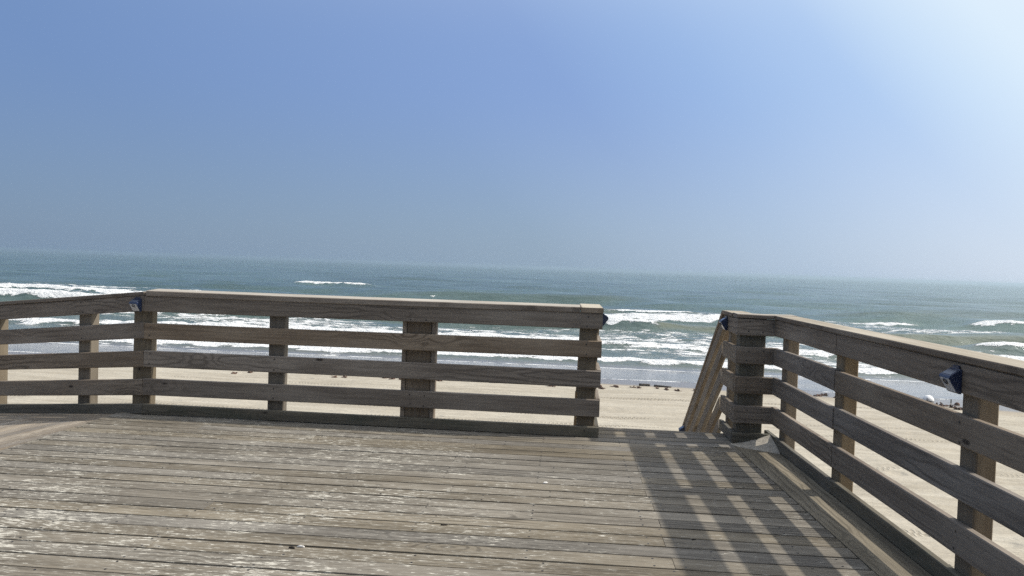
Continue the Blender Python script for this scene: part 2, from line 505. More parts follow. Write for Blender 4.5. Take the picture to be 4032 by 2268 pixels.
    nb.put(p.inputs["Specular IOR Level"], nb.math('MULTIPLY_ADD', soak, 0.35, 0.15))
    nb.put(p.inputs["Normal"], nb.bump(hh, 0.9, 1.0))
    return m

ys = np.concatenate([np.arange(-12, 8, 1.0), np.arange(8, 37, 0.16), np.arange(37, 75, 1.5)])
sxx = np.concatenate([np.linspace(-260, -45, 60), np.arange(-44.7, 40, 0.3), np.linspace(40, 260, 60)])
BX, BY = np.meshgrid(sxx, ys)
BZ = beach_z(BX, BY)
wl = 26.2 + 0.7 * (fbm(BX * 0.07, BX * 0 + 3.3, 3) - 0.5) * 2 - 0.20 * np.clip(BX - 3, 0, 11) + 0.05 * np.clip(3 - BX, 0, 30)
wet = sstep(-2.2, 1.6, BY - wl + 0.7 * (fbm(BX * 0.5, BY * 1.5, 3) - 0.5))
tag(grid_mesh("beach", BX, BY, BZ, sand_material(), {"wet": wet}),
    "pale sandy beach with vehicle tracks below the wooden deck", "beach", kind="structure")

# ------------------------------------------------------------------ sea
def sea_material():
    m, nb, p = material("sea_water", 0.2)
    geo = nb.new("ShaderNodeNewGeometry")
    pos = geo.outputs["Position"]
    sx = nb.new("ShaderNodeSeparateXYZ"); nb.put(sx.inputs[0], pos)
    Y = sx.outputs[1]
    foam = nb.attr("foam").outputs["Fac"]
    shal = nb.attr("shallow").outputs["Fac"]
    face = nb.attr("face").outputs["Fac"]
    big = nb.noise(scaled(nb, pos, 0.016, 0.075, 0), 1.0, 6, 0.68)
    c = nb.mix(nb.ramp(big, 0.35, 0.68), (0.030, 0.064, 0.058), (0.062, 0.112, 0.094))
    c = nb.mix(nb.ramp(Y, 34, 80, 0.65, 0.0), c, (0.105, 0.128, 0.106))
    c = nb.mix(nb.math('MULTIPLY', face, 0.75), c, (0.135, 0.145, 0.095))
    c = nb.mix(shal, c, (0.170, 0.160, 0.150))
    w1 = nb.noise(scaled(nb, pos, 0.22, 0.75, 0), 1.0, 5, 0.62, 0.3)
    w2 = nb.noise(scaled(nb, pos, 0.9, 2.6, 0), 1.0, 4, 0.6, 0.3)
    deep = nb.math('SUBTRACT', 1.0, shal)
    far = nb.ramp(Y, 60, 500, 1.0, 2.2)
    h = nb.math('ADD', nb.math('MULTIPLY', nb.math('MULTIPLY', w1, 0.42), far), nb.math('MULTIPLY', w2, 0.10))
    h = nb.math('MULTIPLY', h, nb.math('MULTIPLY_ADD', deep, 0.97, 0.03))
    # lace of foam: patches torn into streaks and cells
    q = nb.vmath('ADD', scaled(nb, pos, 0.55, 1.0, 0), scaled(nb, nb.new("ShaderNodeCombineXYZ").outputs[0], 0, 0, 0))
    wr = nb.new("ShaderNodeTexNoise"); nb.put(wr.inputs["Vector"], scaled(nb, pos, 0.8, 1.3, 0)); wr.inputs["Detail"].default_value = 3
    q2 = nb.vmath('ADD', q, scaled(nb, wr.outputs["Color"], 0.9, 0.9, 0))
    v = nb.voro(q2, 1.7, 'DISTANCE_TO_EDGE').outputs["Distance"]
    v2 = nb.voro(q2, 4.3, 'DISTANCE_TO_EDGE').outputs["Distance"]
    n4 = nb.noise(scaled(nb, pos, 0.7, 2.2, 0), 1.0, 5, 0.7, 0.5)
    lace = nb.math('ADD', nb.math('MULTIPLY', nb.math('MINIMUM', nb.math('ADD', v, 0.02), nb.math('ADD', v2, 0.09)), 1.3), nb.math('MULTIPLY', nb.ramp(n4, 0.25, 0.75), 0.80))
    ff = nb.ramp(nb.math('SUBTRACT', nb.math('MULTIPLY', foam, 1.03), lace), -0.10, 0.05)
    ff = nb.math('MULTIPLY', ff, nb.ramp(foam, 0.02, 0.10))
    hf = nb.math('MULTIPLY', nb.noise(scaled(nb, pos, 3.0, 5.0, 5.0), 1.0, 4, 0.7), 0.30)
    h = nb.math('ADD', h, nb.math('MULTIPLY', hf, ff))
    c = nb.mix(ff, c, (0.80, 0.81, 0.80))
    nb.put(p.inputs["Base Color"], c)
    rg = nb.math('MULTIPLY_ADD', nb.ramp(Y, 60, 900), 0.20, 0.16)
    rg = nb.math('ADD', rg, nb.math('MULTIPLY', ff, 0.6))
    nb.put(p.inputs["Roughness"], rg)
    p.inputs["IOR"].default_value = 1.33
    p.inputs["Specular Tint"].default_value = (0.86, 0.97, 0.93, 1)
    nb.put(p.inputs["Specular IOR Level"], nb.math('MULTIPLY_ADD', ff, -0.4, 0.5))
    nb.put(p.inputs["Normal"], nb.bump(h, 0.85, 1.0))
    return m

rows = [24.5]
while rows[-1] < 9000:
    y = rows[-1]
    rows.append(y + (0.2 if y < 64 else max(0.2, 0.0075 * (y - 40))))
rows = np.array(rows)
NX = 640
sgrid = np.linspace(-1, 1, NX)
halfw = np.maximum(110, rows * 0.95)
SX = sgrid[None, :] * halfw[:, None] - 10
SY = np.repeat(rows[:, None], NX, 1)
rs = np.random.RandomState(5)
Z = np.zeros_like(SX)
foam = np.zeros_like(SX)
face = np.zeros_like(SX)
ramp_in = sstep(35, 58, SY)
for k in range(16):
    lam = rs.uniform(4, 26); th = rs.normal(0, 0.30); amp = 0.0072 * lam * rs.uniform(0.6, 1.2)
    kx, ky = math.sin(th) * 6.283 / lam, math.cos(th) * 6.283 / lam
    res_ok = np.clip(1 - (0.0075 * (SY - 40)) / (lam * 0.22), 0, 1)      # drop waves the grid cannot carry
    Z += amp * np.sin(kx * SX + ky * SY + rs.uniform(0, 6.28)) * ramp_in * res_ok * (0.5 + fbm(SX * 0.03 + k, SY * 0.05, 2))

for k in range(16):
    lam = rs.uniform(1.9, 6.5); th = rs.normal(0, 0.42); amp = 0.0085 * lam * rs.uniform(0.6, 1.2)
    kx, ky = math.sin(th) * 6.283 / lam, math.cos(th) * 6.283 / lam
    res_ok = np.clip(1.6 - (0.0075 * (SY - 40)) / (lam * 0.20), 0, 1)
    Z += amp * np.sin(kx * SX + ky * SY + rs.uniform(0, 6.28)) * ramp_in * res_ok * np.clip(fbm(SX * 0.06 + 3 * k, SY * 0.12 + k, 2) * 2.4 - 0.6, 0, 1.4)

def breaker(yc, amp, x0, x1, broken, front=0.9, back=2.6, soft=6.0, wig=1.0, reach=1.6, tail=2.5, seed=0.0, top_only=False):
    """a wave crest along the shore: steep towards the beach; broken = share of the crest that is white"""
    global Z, foam, face
    c = yc + wig * 2.2 * (fbm(SX * 0.06 + seed, SX * 0 + seed, 3) - 0.5) + wig * 0.8 * (fbm(SX * 0.35 + seed, SX * 0 + 2 * seed, 2) - 0.5)
    env = sstep(x0 - soft, x0 + soft, SX) * sstep(x1 + soft, x1 - soft, SX)
    env = env * (0.65 + 0.7 * fbm(SX * 0.10 + 3 * seed, SX * 0 + 1.7, 2))
    d = SY - c
    pr = np.where(d < 0, np.exp(-(d / front) ** 2), np.exp(-(d / back) ** 2))
    Z += amp * env * pr
    br = np.clip((broken if callable(broken) else (lambda x: broken + 0 * x))(SX), 0, 1.2)
    nz = fbm(SX * 0.22 + 5 * seed, SX * 0 + seed + 4, 3)
    on = sstep(-0.10, 0.10, br - nz) * np.clip(env * 1.6, 0, 1)
    e5 = np.clip(env * 1.25, 0.02, 1) ** 0.7
    rg = reach * 0.66 * e5 * (0.35 + 1.25 * fbm(SX * 0.75 + 7 * seed, SX * 0 + 2.2 + seed, 4))
    tl = tail * 0.54 * e5 * (0.25 + 1.5 * fbm(SX * 0.45 + 2 * seed, SX * 0 + 9.1 + seed, 4))
    fr = sstep(-rg, -rg * 0.7, d) * (0.55 * sstep(tl, tl * 0.1, d) + 0.45 * sstep(tl * 0.45, 0, d))
    if top_only:
        fr = sstep(-front * 0.75, -front * 0.25, d) * sstep(tl, tl * 0.2, d)
    fr = fr * (0.80 + 0.4 * (fbm(SX * 1.1 + seed, SY * 1.3, 3) - 0.3))
    foam = np.maximum(foam, on * np.clip(fr, 0, 1))
    face = np.maximum(face, (1 - on) * env * sstep(-front * 1.5, -front * 0.8, d) * sstep(0.7, 0.0, d) * (0.15 if top_only else min(1, amp / 0.4)))

def sheet(y0, y1, x0, x1, level, soft=1.5, softx=6.0, seed=0.0):
    """leftover foam lying between the breakers"""
    global foam
    e = sstep(y0 - soft, y0 + soft, SY) * sstep(y1 + soft, y1 - soft, SY) * sstep(x0 - softx, x0 + softx, SX) * sstep(x1 + softx, x1 - softx, SX)
    n = fbm(SX * 0.10 + seed, SY * 0.33 + seed, 4)
    foam = np.maximum(foam, np.clip(level + (n - 0.5) * 1.1, 0, 1) * e)

breaker(35.9, 0.20, -300, 300, 0.98, front=0.7, back=1.3, reach=1.3, tail=1.9, wig=0.7, seed=1.1)
breaker(43.2, 0.32, -300, 300, 0.96, front=0.8, back=1.8, reach=1.5, tail=1.9, wig=0.8, seed=2.3)
breaker(55.5, 0.75, -300, 60, lambda x: 0.95 - 0.75 * sstep(3, 9, x) - 0.6 * sstep(-14, -13, x) * sstep(-10, -11, x), front=0.95, back=3.0, reach=1.3, tail=2.2, wig=0.8, seed=3.7)
breaker(75.0, 0.55, -2, 18, 0.50, soft=4.0, front=1.0, back=3.0, reach=0.9, tail=1.5, wig=0.8, seed=4.2)
breaker(68.0, 0.22, -300, 15, 0.80, front=1.2, back=2.0, reach=2.4, tail=3.2, wig=1.0, seed=5.9)
breaker(78.5, 0.40, -300, -34, 0.92, front=1.0, back=2.4, reach=1.6, tail=2.0, wig=0.8, seed=6.4)
breaker(121.0, 0.55, -44, -31, 1.1, front=1.4, back=4.0, reach=1.8, tail=2.2, soft=2.0, wig=0.6, seed=7.7)
breaker(78.5, 0.40, 23, 34, 1.1, front=1.0, back=3.0, reach=1.2, tail=0.9, soft=1.5, wig=0.5, seed=8.1)
breaker(77.0, 0.42, 39, 47, 1.1, front=1.0, back=3.0, reach=1.3, tail=0.9, soft=1.5, wig=0.5, seed=9.6)
breaker(83.0, 0.50, 20, 300, 0.22, front=1.4, back=3.5, reach=0.8, tail=1.0, wig=1.0, seed=10.9, top_only=True)
breaker(52.0, 0.30, 27, 300, 0.97, front=0.8, back=2.0, reach=1.2, tail=1.3, soft=1.5, wig=0.5, seed=12.2)
breaker(97.0, 0.45, -26, 10, 0.08, front=2.0, back=4.0, reach=0.6, tail=0.7, wig=1.2, seed=13.0, top_only=True)
breaker(104.0, 0.40, 40, 90, 0.12, front=2.0, back=4.0, reach=0.6, tail=0.7, wig=1.2, seed=15.0, top_only=True)
breaker(91.0, 0.35, -75, -52, 0.10, front=1.6, back=4.0, reach=0.6, tail=0.7, wig=1.0, seed=16.0, top_only=True)
sheet(33.8, 35.0, -300, 300, 0.16, soft=0.8, seed=1.0)
sheet(37.2, 42.4, -300, 300, 0.33, seed=2.0)
sheet(44.5, 54.0, -300, 24, 0.31, seed=3.0)
sheet(46.0, 52.0, 20, 300, 0.14, seed=3.5)
sheet(57.0, 66.5, -300, 16, 0.34, seed=4.0)
sheet(66.0, 74.0, -300, 15, 0.46, seed=5.0)
sheet(59.0, 70.0, 21, 38, 0.40, softx=4.0, seed=6.0)
sheet(79.0, 87.0, -300, -44, 0.40, softx=9.0, seed=7.0)
# rough tops of the white water
Z += foam * (fbm(SX * 1.3, SY * 1.6, 3) - 0.45) * 0.34 * sstep(33.5, 38, SY)
swash = 28.1 - 0.22 * np.clip(SX - 4, 0, 10) + 0.8 * (fbm(SX * 0.09 + 2, SX * 0 + 8.8, 3) - 0.5) * 2 + 0.25 * (fbm(SX * 0.6, SX * 0 + 1.8, 2) - 0.5)
bz = beach_z(SX, SY)
d = SY - swash
film = np.where(d > 0, bz + 0.004 + 0.012 * np.exp(-(d / 0.12) ** 2), bz - 0.05)
SZ = np.maximum(SEA + Z, film)
SZ = np.where((SEA + Z < bz) & (d <= 0), bz - 0.05, SZ)
edge = np.exp(-((d - 0.10) / 0.13) ** 2) * (0.35 + 1.0 * fbm(SX * 0.5 + 6, SX * 0 + 3, 3))
foam = np.maximum(foam, np.clip(edge, 0, 1) * 0.95)
edge2 = np.exp(-((SY - (33.6 + 0.8 * (fbm(SX * 0.12, SX * 0 + 5, 3) - 0.5))) / 0.22) ** 2) * 0.75
foam = np.maximum(foam, edge2)
shallow = sstep(36.0, 33.2, SY)
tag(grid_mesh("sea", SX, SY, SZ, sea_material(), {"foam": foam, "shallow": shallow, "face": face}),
    "grey green sea with rows of white breakers rolling in", "sea", kind="structure")

# ------------------------------------------------------------------ levels of the railing
Zc = dict(ct=1.066, cb=1.033, bb=0.8975, r1t=0.7985, r1b=0.6605, r2t=0.5562, r2b=0.4164, r3t=0.316, r3b=0.174, bt=0.0916, bo=0.005)
T = 0.038
UP = Vector((0, 0, 1))
BANDS = (("top_board", "bb", "cb"), ("rail", "r1b", "r1t"), ("rail", "r2b", "r2t"), ("rail", "r3b", "r3t"), ("bottom_rail", "bo", "bt"))

def run(root, P0, D, N, pieces, slope=0.0, mats=None, screws_at=(), names=BANDS, bow=0.003, wmax=0.1397):
    """the horizontal boards of one straight run; P0 = inner face at the deck, D = direction, N = outward normal"""
    P0, D, N = Vector((P0[0], P0[1], 0)), Vector((D[0], D[1], 0)).normalized(), Vector((N[0], N[1], 0)).normalized()
    A = (D - UP * slope).normalized()
    k = 1.0 / A.dot(D)
    AY = N.cross(A).normalized()
    if AY.z < 0: AY = -AY
    for (nm, lo, hi) in names:
        mb = MB()
        zlo, zhi = Zc[lo], Zc[hi]
        zc = (zlo + zhi) / 2
        W = (zhi - zlo) if not slope or nm == "bottom_rail" else min(wmax, (zhi - zlo))
        for (t0, t1) in pieces:
            jz = random.uniform(-0.0025, 0.0025)
            p = P0 + D * t0 + N * (T / 2 + random.uniform(-0.0012, 0.0012)) + UP * (zc - slope * t0 + jz)
            sc = []
            for ts in screws_at:
                if t0 + 0.03 < ts < t1 - 0.03:
                    for q in ((-0.3, 0.3) if W > 0.1 else (0.0,)):
                        sc.append(((ts - t0) * k + random.uniform(-0.012, 0.012), q * W + random.uniform(-0.008, 0.008), -1))
            mb.board(p, A, AY, N, (t1 - t0) * k - 0.003, W, T, bow=bow, twist=random.uniform(-0.01, 0.01), screws=sc)
        o = mb.build(nm, [(mats or {}).get(nm, RAILW), SCREWM], root)
    return A, AY, k

def cap(root, P0, D, N, t0, t1, inn=0.012, W=0.19, slope=0.0, tilt=0.0, name="top_cap", mat=None, lift=0.0, drop=0.0):
    P0, D, N = Vector((P0[0], P0[1], 0)), Vector((D[0], D[1], 0)).normalized(), Vector((N[0], N[1], 0)).normalized()
    A = (D - UP * slope).normalized()
    N2 = (N + UP * tilt).normalized()
    AZ = A.cross(N2).normalized()
    if AZ.z < 0: AZ = -AZ
    th = Zc["ct"] - Zc["cb"]
    p = P0 + D * t0 + N * (W / 2 - inn) + UP * ((Zc["ct"] + Zc["cb"]) / 2 + 0.001 + lift + tilt * W / 2 - slope * t0)
    mb = MB()
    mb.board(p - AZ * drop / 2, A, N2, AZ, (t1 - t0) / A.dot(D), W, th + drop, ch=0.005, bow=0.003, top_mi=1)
    return mb.build(name, [RAILW, CAPW], root)          # paler material on top, grey brown on its edges

def post(root, x0, x1, y0, y1, zb, zt, mat=None, name="post"):
    mb = MB()
    cx, cy = (x0 + x1) / 2, (y0 + y1) / 2
    mb.board((cx, cy, zb), UP, (1, 0, 0), (0, 1, 0), zt - zb, x1 - x0, y1 - y0, ch=0.006, bow=0.001)
    return mb.build(name, mat or POSTW, root)

def post_dir(root, P, D, N, t0, t1, d0, d1, zb, zt, mat=None, name="post"):
    P, D, N = Vector((P[0], P[1], 0)), Vector((D[0], D[1], 0)).normalized(), Vector((N[0], N[1], 0)).normalized()
    c = P + D * (t0 + t1) / 2 + N * (d0 + d1) / 2
    mb = MB()
    mb.board((c.x, c.y, zb), UP, D, N, zt - zb, abs(t1 - t0), d1 - d0, ch=0.006, bow=0.001)
    return mb.build(name, mat or POSTW, root)

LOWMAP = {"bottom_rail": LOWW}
PB, PT = -0.27, Zc["cb"] - 0.001
G_RAIL = "wooden railings round the deck"

# --- middle railing, faces the camera
YM = 6.3548
XL, XR = -3.6275, 0.2944
mid = thing("wooden_railing", (-1.6, YM, 0), "long weathered railing across the middle, left of the stair opening", "railing", G_RAIL)
pm = [(-3.745, -3.580), (-2.537, -2.398), (0.109, 0.256)]
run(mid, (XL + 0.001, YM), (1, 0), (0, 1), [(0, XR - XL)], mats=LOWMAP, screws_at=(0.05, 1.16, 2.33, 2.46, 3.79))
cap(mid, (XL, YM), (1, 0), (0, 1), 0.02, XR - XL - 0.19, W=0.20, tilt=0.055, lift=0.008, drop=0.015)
for (a, b) in pm:
    post(mid, a, b, YM + T + 0.002, YM + T + 0.092, PB, PT, MIDPOST)
post(mid, -1.345, -1.135, YM + T + 0.010, YM + T + 0.048, PB, PT, BOARDW, "post_board")
post(mid, -1.383, -1.347, YM + T + 0.002, YM + T + 0.092, PB, PT, RAILW, "post")
post(mid, -1.133, -1.095, YM + T + 0.002, YM + T + 0.092, PB, PT, RAILW, "post")
# return along the stair opening
run(mid, (XR, YM + T + 0.003), (0, 1), (-1, 0), [(0, 0.52)], mats=LOWMAP, bow=0.0)
cap(mid, (XR, YM - 0.012), (0, 1), (-1, 0), 0.0, 0.64, inn=0.0, W=0.185, name="end_cap", lift=0.010, drop=0.008)
post(mid, 0.118, 0.254, 6.78, 6.87, PB, PT)

# --- ramp railing, turns away and runs down to the left
PHI, SL = R(17.01), 0.0983
RD, RN = Vector((-math.cos(PHI), math.sin(PHI), 0)), Vector((math.sin(PHI), math.cos(PHI), 0))
rr_ = thing("ramp_railing", (XL - 1.0, YM + 0.3, -0.1), "weathered railing at the far left that slopes down along the ramp", "railing", G_RAIL)
run(rr_, (XL - 0.002, YM), RD, RN, [(0.002, 3.6)], slope=SL, mats=LOWMAP, screws_at=(0.10, 0.74, 1.92))
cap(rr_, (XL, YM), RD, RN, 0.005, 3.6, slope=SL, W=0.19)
for (a, b) in ((0.668, 0.818), (1.852, 2.0), (3.0, 3.15)):
    post_dir(rr_, (XL, YM), RD, RN, a, b, T + 0.002, T + 0.092, PB - SL * b, PT - SL * b - 0.012, MIDPOST)

# --- right railing
XC, YC, ANG = 1.6907, 6.3972, 0.0252
DD, DN = Vector((ANG, -1, 0)).normalized(), Vector((1, ANG, 0)).normalized()
XS, YS = 1.3853, 6.3942
rgt = thing("wooden_railing", (1.8, 4.0, 0), "weathered railing along the right deck edge, running from the stair opening towards the camera", "railing", G_RAIL)
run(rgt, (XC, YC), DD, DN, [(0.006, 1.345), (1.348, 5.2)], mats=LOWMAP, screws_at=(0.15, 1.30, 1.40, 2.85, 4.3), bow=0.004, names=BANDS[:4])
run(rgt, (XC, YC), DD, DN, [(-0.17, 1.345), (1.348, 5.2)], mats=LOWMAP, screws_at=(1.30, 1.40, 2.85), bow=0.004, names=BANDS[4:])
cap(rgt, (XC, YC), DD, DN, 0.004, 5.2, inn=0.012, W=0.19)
for (a, b) in ((6.165, 6.300), (5.005, 5.150), (3.479, 3.616), (2.0, 2.14)):
    t0, t1 = YC - b, YC - a
    post_dir(rgt, (XC, YC), DD, DN, t0, t1, T + 0.002, T + 0.091, PB, PT)
# short piece facing the camera, its corner post and the return along the stairs
run(rgt, (XS, YS), (1, 0), (0, 1), [(0.002, XC - XS + 0.036)], mats=LOWMAP, screws_at=(0.10, 0.22), bow=0.0)
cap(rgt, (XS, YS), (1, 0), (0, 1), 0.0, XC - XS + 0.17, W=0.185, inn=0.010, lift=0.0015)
post(rgt, 1.425, 1.632, YS + T + 0.002, YS + T + 0.142, PB, PT, LOWW)
run(rgt, (XS, YS + T + 0.003), (0, 1), (1, 0), [(0, 0.50)], mats={**LOWMAP, "rail": STAIRW}, bow=0.0)
cap(rgt, (XS, YS + 0.17), (0, 1), (1, 0), 0.0, 0.42, inn=0.012, W=0.185, name="end_cap")
post(rgt, XS + T + 0.002, XS + T + 0.13, 6.80, 6.89, PB, PT)

# --- stair railings, going down to the beach
STS = 0.71
def stair_rail(x, sgn, label):
    st = thing("stair_railing", (x + 0.05 * sgn, 6.97, 0), label, "railing", "railings of the stairs to the beach")
    run(st, (x, 6.97), (0, 1), (sgn, 0), [(0.0, 3.05)], slope=STS, mats={"rail": STAIRW, "top_board": STAIRW, "bottom_rail": STAIRW}, bow=0.004, wmax=0.112)
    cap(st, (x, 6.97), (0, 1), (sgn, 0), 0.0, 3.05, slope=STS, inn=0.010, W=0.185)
    for (t0, t1) in ((1.25, 1.34), (2.72, 2.81)):
        z1 = Zc["cb"] - STS * (t1)
        post(st, min(x + sgn * 0.040, x + sgn * 0.18), max(x + sgn * 0.040, x + sgn * 0.18), 6.97 + t0, 6.97 + t1, -2.5, z1 - 0.01)
    return st
stair_rail(XS, 1, "sloping stair railing right of the opening, going down to the beach with a solar light")
stair_rail(XR, -1, "mostly hidden sloping stair railing behind the right end post of the long middle railing")

# ------------------------------------------------------------------ deck floor
HX = -3.87
deck = thing("wooden_deck", (-1.2, 3.0, 0), "weathered wooden deck of long grey brown planks with worn pale patches", "deck")
flat = lambda x, y: 0.0
mb = MB()
def xe(y): return 1.386 + 0.045 * (6.37 - y) if y < 6.40 else 1.47
yy, k = 6.80, 0
while yy > -1.6:
    gap = random.choice((0.012, 0.013, 0.014, 0.016, 0.018))
    W = 0.1455 - gap - random.uniform(0, 0.001)
    y1, y0 = yy, yy - W
    xl = HX + 0.004 if y1 < 6.5 else (0.10 if y1 > 6.66 else HX + 0.02)
    xr = xe((y0 + y1) / 2) - 0.006
    cuts = []
    if k % 2 == 1: cuts.append(0.53 + 0.02 * k * 0.5 * 0.1 + random.uniform(-0.012, 0.012))
    if k % 4 == 2: cuts.append(-1.95 + random.uniform(-0.02, 0.02))
    if k % 5 == 0: cuts.append(-2.95 + random.uniform(-0.02, 0.02))
    cuts = sorted(c for c in cuts if xl + 0.3 < c < xr - 0.2)
    xs = [xl] + cuts + [xr]
    for a, b in zip(xs[:-1], xs[1:]):
        mb.board((a + 0.0012, (y0 + y1) / 2, -T / 2 + random.uniform(-0.0005, 0.0005)), (1, 0, 0), (0, 1, 0), (0, 0, 1), b - a - 0.0024, W, T,
                 ch=0.0015, bow=0.0016, twist=random.uniform(-0.003, 0.003), dents=0.0006,
                 screws=[(tx, q * 0.045, 1) for tx in np.arange(0.05, b - a, 0.61) for q in (-1, 1)])
    yy = yy - 0.1450
    k += 1
mb.build("plank_floor", [DECKW, SCREWM], deck)
mb = MB()
yf = 6.36
mb.poly([(xe(yf) - 0.001, yf), (1.83, yf), (1.99, -1.6), (xe(-1.6), -1.6)], lambda x, y: 0.001, T, (0.035, -1))
mb.build("edge_board", EDGEW, deck)
mb = MB()
for (a, b) in (((-3.9, 6.52), (0.10, 6.52)), ((0.10, 6.815), (1.50, 6.815)), ((1.50, 6.53), (1.83, 6.53)), ((1.86, 6.5), (2.0, -1.6))):
    a, b = Vector((*a, 0)), Vector((*b, 0))
    dd = (b - a).normalized()
    mb.board(a + UP * -0.165, dd, UP, dd.cross(UP), (b - a).length, 0.24, T)
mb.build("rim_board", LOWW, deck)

ramp = thing("wooden_ramp", (-4.6, 4.5, -0.08), "wooden ramp with angled planks falling away left of the deck", "ramp")
SLX = SL / math.cos(PHI)
rz = lambda x, y: -SLX * (-3.75 - x) - 0.004
mb = MB()
al = (RN.x, RN.y)
w_in = -0.315                                                    # planks stop at the edge board
for k in range(-22, 34):
    s0, s1 = k * 0.1435, k * 0.1435 + 0.1435 - random.choice((0.014, 0.016, 0.019))
    base = Vector((XL, YM, 0))
    pts = [(base + RD * a + RN * b) for (a, b) in ((s0, w_in), (s1, w_in), (s1, -4.5), (s0, -4.5))]
    pl = clip([(p.x, p.y) for p in pts], 1, 0, HX - 0.003)
    if len(pl) >= 3:
        mb.poly(pl[::-1] if Vector((pl[1][0]-pl[0][0], pl[1][1]-pl[0][1])).cross(Vector((pl[2][0]-pl[1][0], pl[2][1]-pl[1][1]))) < 0 else pl, rz, T, al)
mb.build("plank_floor", RAMPW, ramp)
mb = MB()
base = Vector((XL, YM, 0))
pts = [(base + RD * a + RN * b) for (a, b) in ((-0.4, w_in + 0.012), (-0.4, 0.16), (3.6, 0.16), (3.6, w_in + 0.012))]
pl = clip([(p.x, p.y) for p in pts], 1, 0, HX - 0.003)
mb.poly(pl, rz, T, (RD.x, RD.y))
mb.build("edge_board", RAMPW, ramp)

# ------------------------------------------------------------------ solar lights
BODYM = plain("dark_blue_plastic", (0.015, 0.027, 0.072), 0.38, 0.5, 0.1)
PANELM = plain("solar_cell", (0.016, 0.024, 0.055), 0.15, 0.6, 0.2, 200)
LENSM = plain("frosted_lens", (0.58, 0.59, 0.61), 0.3, 0.5, 0.06, 150)
RINGM = plain("sensor_ring", (0.05, 0.05, 0.06), 0.3)
def solar_light(P, n, label, tilt=0.0):
    """wedge light on a board; P = centre of its back on the wood, n = outward"""
    n = Vector((n[0], n[1], 0)).normalized()
    s = UP.cross(n).normalized()
    u = UP
    if tilt:
        q = Matrix.Rotation(tilt, 3, n)
        s, u = q @ s, q @ u
    P = Vector(P)
    root = thing("solar_light", P, label, "solar light", "solar lights on the railings")
    L = lambda a, d, z: P + s * a + n * d + u * z
    hw = 0.045
    prof = [(0.0, 0.050), (0.006, 0.052), (0.052, 0.022), (0.058, 0.012), (0.017, -0.054), (0.010, -0.058), (0.0, -0.058)]
    mb = MB()
    n_ = len(prof)
    vs = [L(-hw * (0.96 if d < 0.01 else 1), d, z) for d, z in prof] + [L(hw * (0.96 if d < 0.01 else 1), d, z) for d, z in prof]
    mb.add(vs, [tuple(range(n_)), tuple(range(2 * n_ - 1, n_ - 1, -1))] + [(i + n_, (i + 1) % n_ + n_, (i + 1) % n_, i) for i in range(n_)])
    mb.build("body", BODYM, root)
    def slab(name, mat, a0, a1, p, q, e, lift):
        # flat inset between profile points p and q
        (d0, z0), (d1, z1) = p, q
        nx, nz = (z0 - z1), (d1 - d0)
        ln = math.hypot(nx, nz); nx, nz = nx / ln * lift, nz / ln * lift
        def pt(a, t, k): return L(a, d0 + (d1 - d0) * t + nx * k, z0 + (z1 - z0) * t + nz * k)
        vs = [pt(a, t, k) for k in (0, 1) for (a, t) in ((a0, e), (a1, e), (a1, 1 - e), (a0, 1 - e))]
        m2 = MB()
        m2.add(vs, [(4, 5, 6, 7), (0, 3, 2, 1), (0, 1, 5, 4), (1, 2, 6, 5), (2, 3, 7, 6), (3, 0, 4, 7)])
        return m2.build(name, mat, root), pt
    slab("solar_panel", PANELM, -0.036, 0.036, prof[1], prof[2], 0.12, 0.0015)
    _, pt = slab("lens", LENSM, -0.039, 0.039, prof[3], prof[4], 0.05, 0.0015)
    ring = MB()
    vs, fs = [], []
    c0, c1, c2 = pt(0, 0.27, 1.2), pt(1, 0.27, 1.2) - pt(0, 0.27, 1.2), (pt(0, 0.4, 1.2) - pt(0, 0.27, 1.2)).normalized()
    c1 = c1.normalized(); nn = c1.cross(c2).normalized()
    if nn.dot(n) < 0: nn = -nn
    for i in range(20):
        a = i / 20 * 6.2832
        for j in range(6):
            b = j / 6 * 6.2832
            rad = 0.0125 + 0.003 * math.cos(b)
            vs.append(c0 + (c1 * math.cos(a) + c2 * math.sin(a)) * rad + nn * (0.002 + 0.003 * math.sin(b)))
    for i in range(20):
        for j in range(6):
            fs.append((i * 6 + j, ((i + 1) % 20) * 6 + j, ((i + 1) % 20) * 6 + (j + 1) % 6, i * 6 + (j + 1) % 6))
    ring.add(vs, fs, smooth=True)
    ring.build("sensor_ring", RINGM, root)
    tab = MB()
    ot = [(-0.027, 0.049), (0.027, 0.049), (0.027, 0.062), (0.020, 0.066), (0.010, 0.063), (0.0, 0.066), (-0.010, 0.063), (-0.020, 0.066), (-0.027, 0.062)]
    k_ = len(ot)
    vs = [L(a, 0.001, z) for a, z in ot] + [L(a, 0.008, z) for a, z in ot]
    tab.add(vs, [tuple(range(k_)), tuple(range(2 * k_ - 1, k_ - 1, -1))] + [(i, (i + 1) % k_, (i + 1) % k_ + k_, i + k_) for i in range(k_)])
    tab.build("mounting_tab", BODYM, root)
    return root

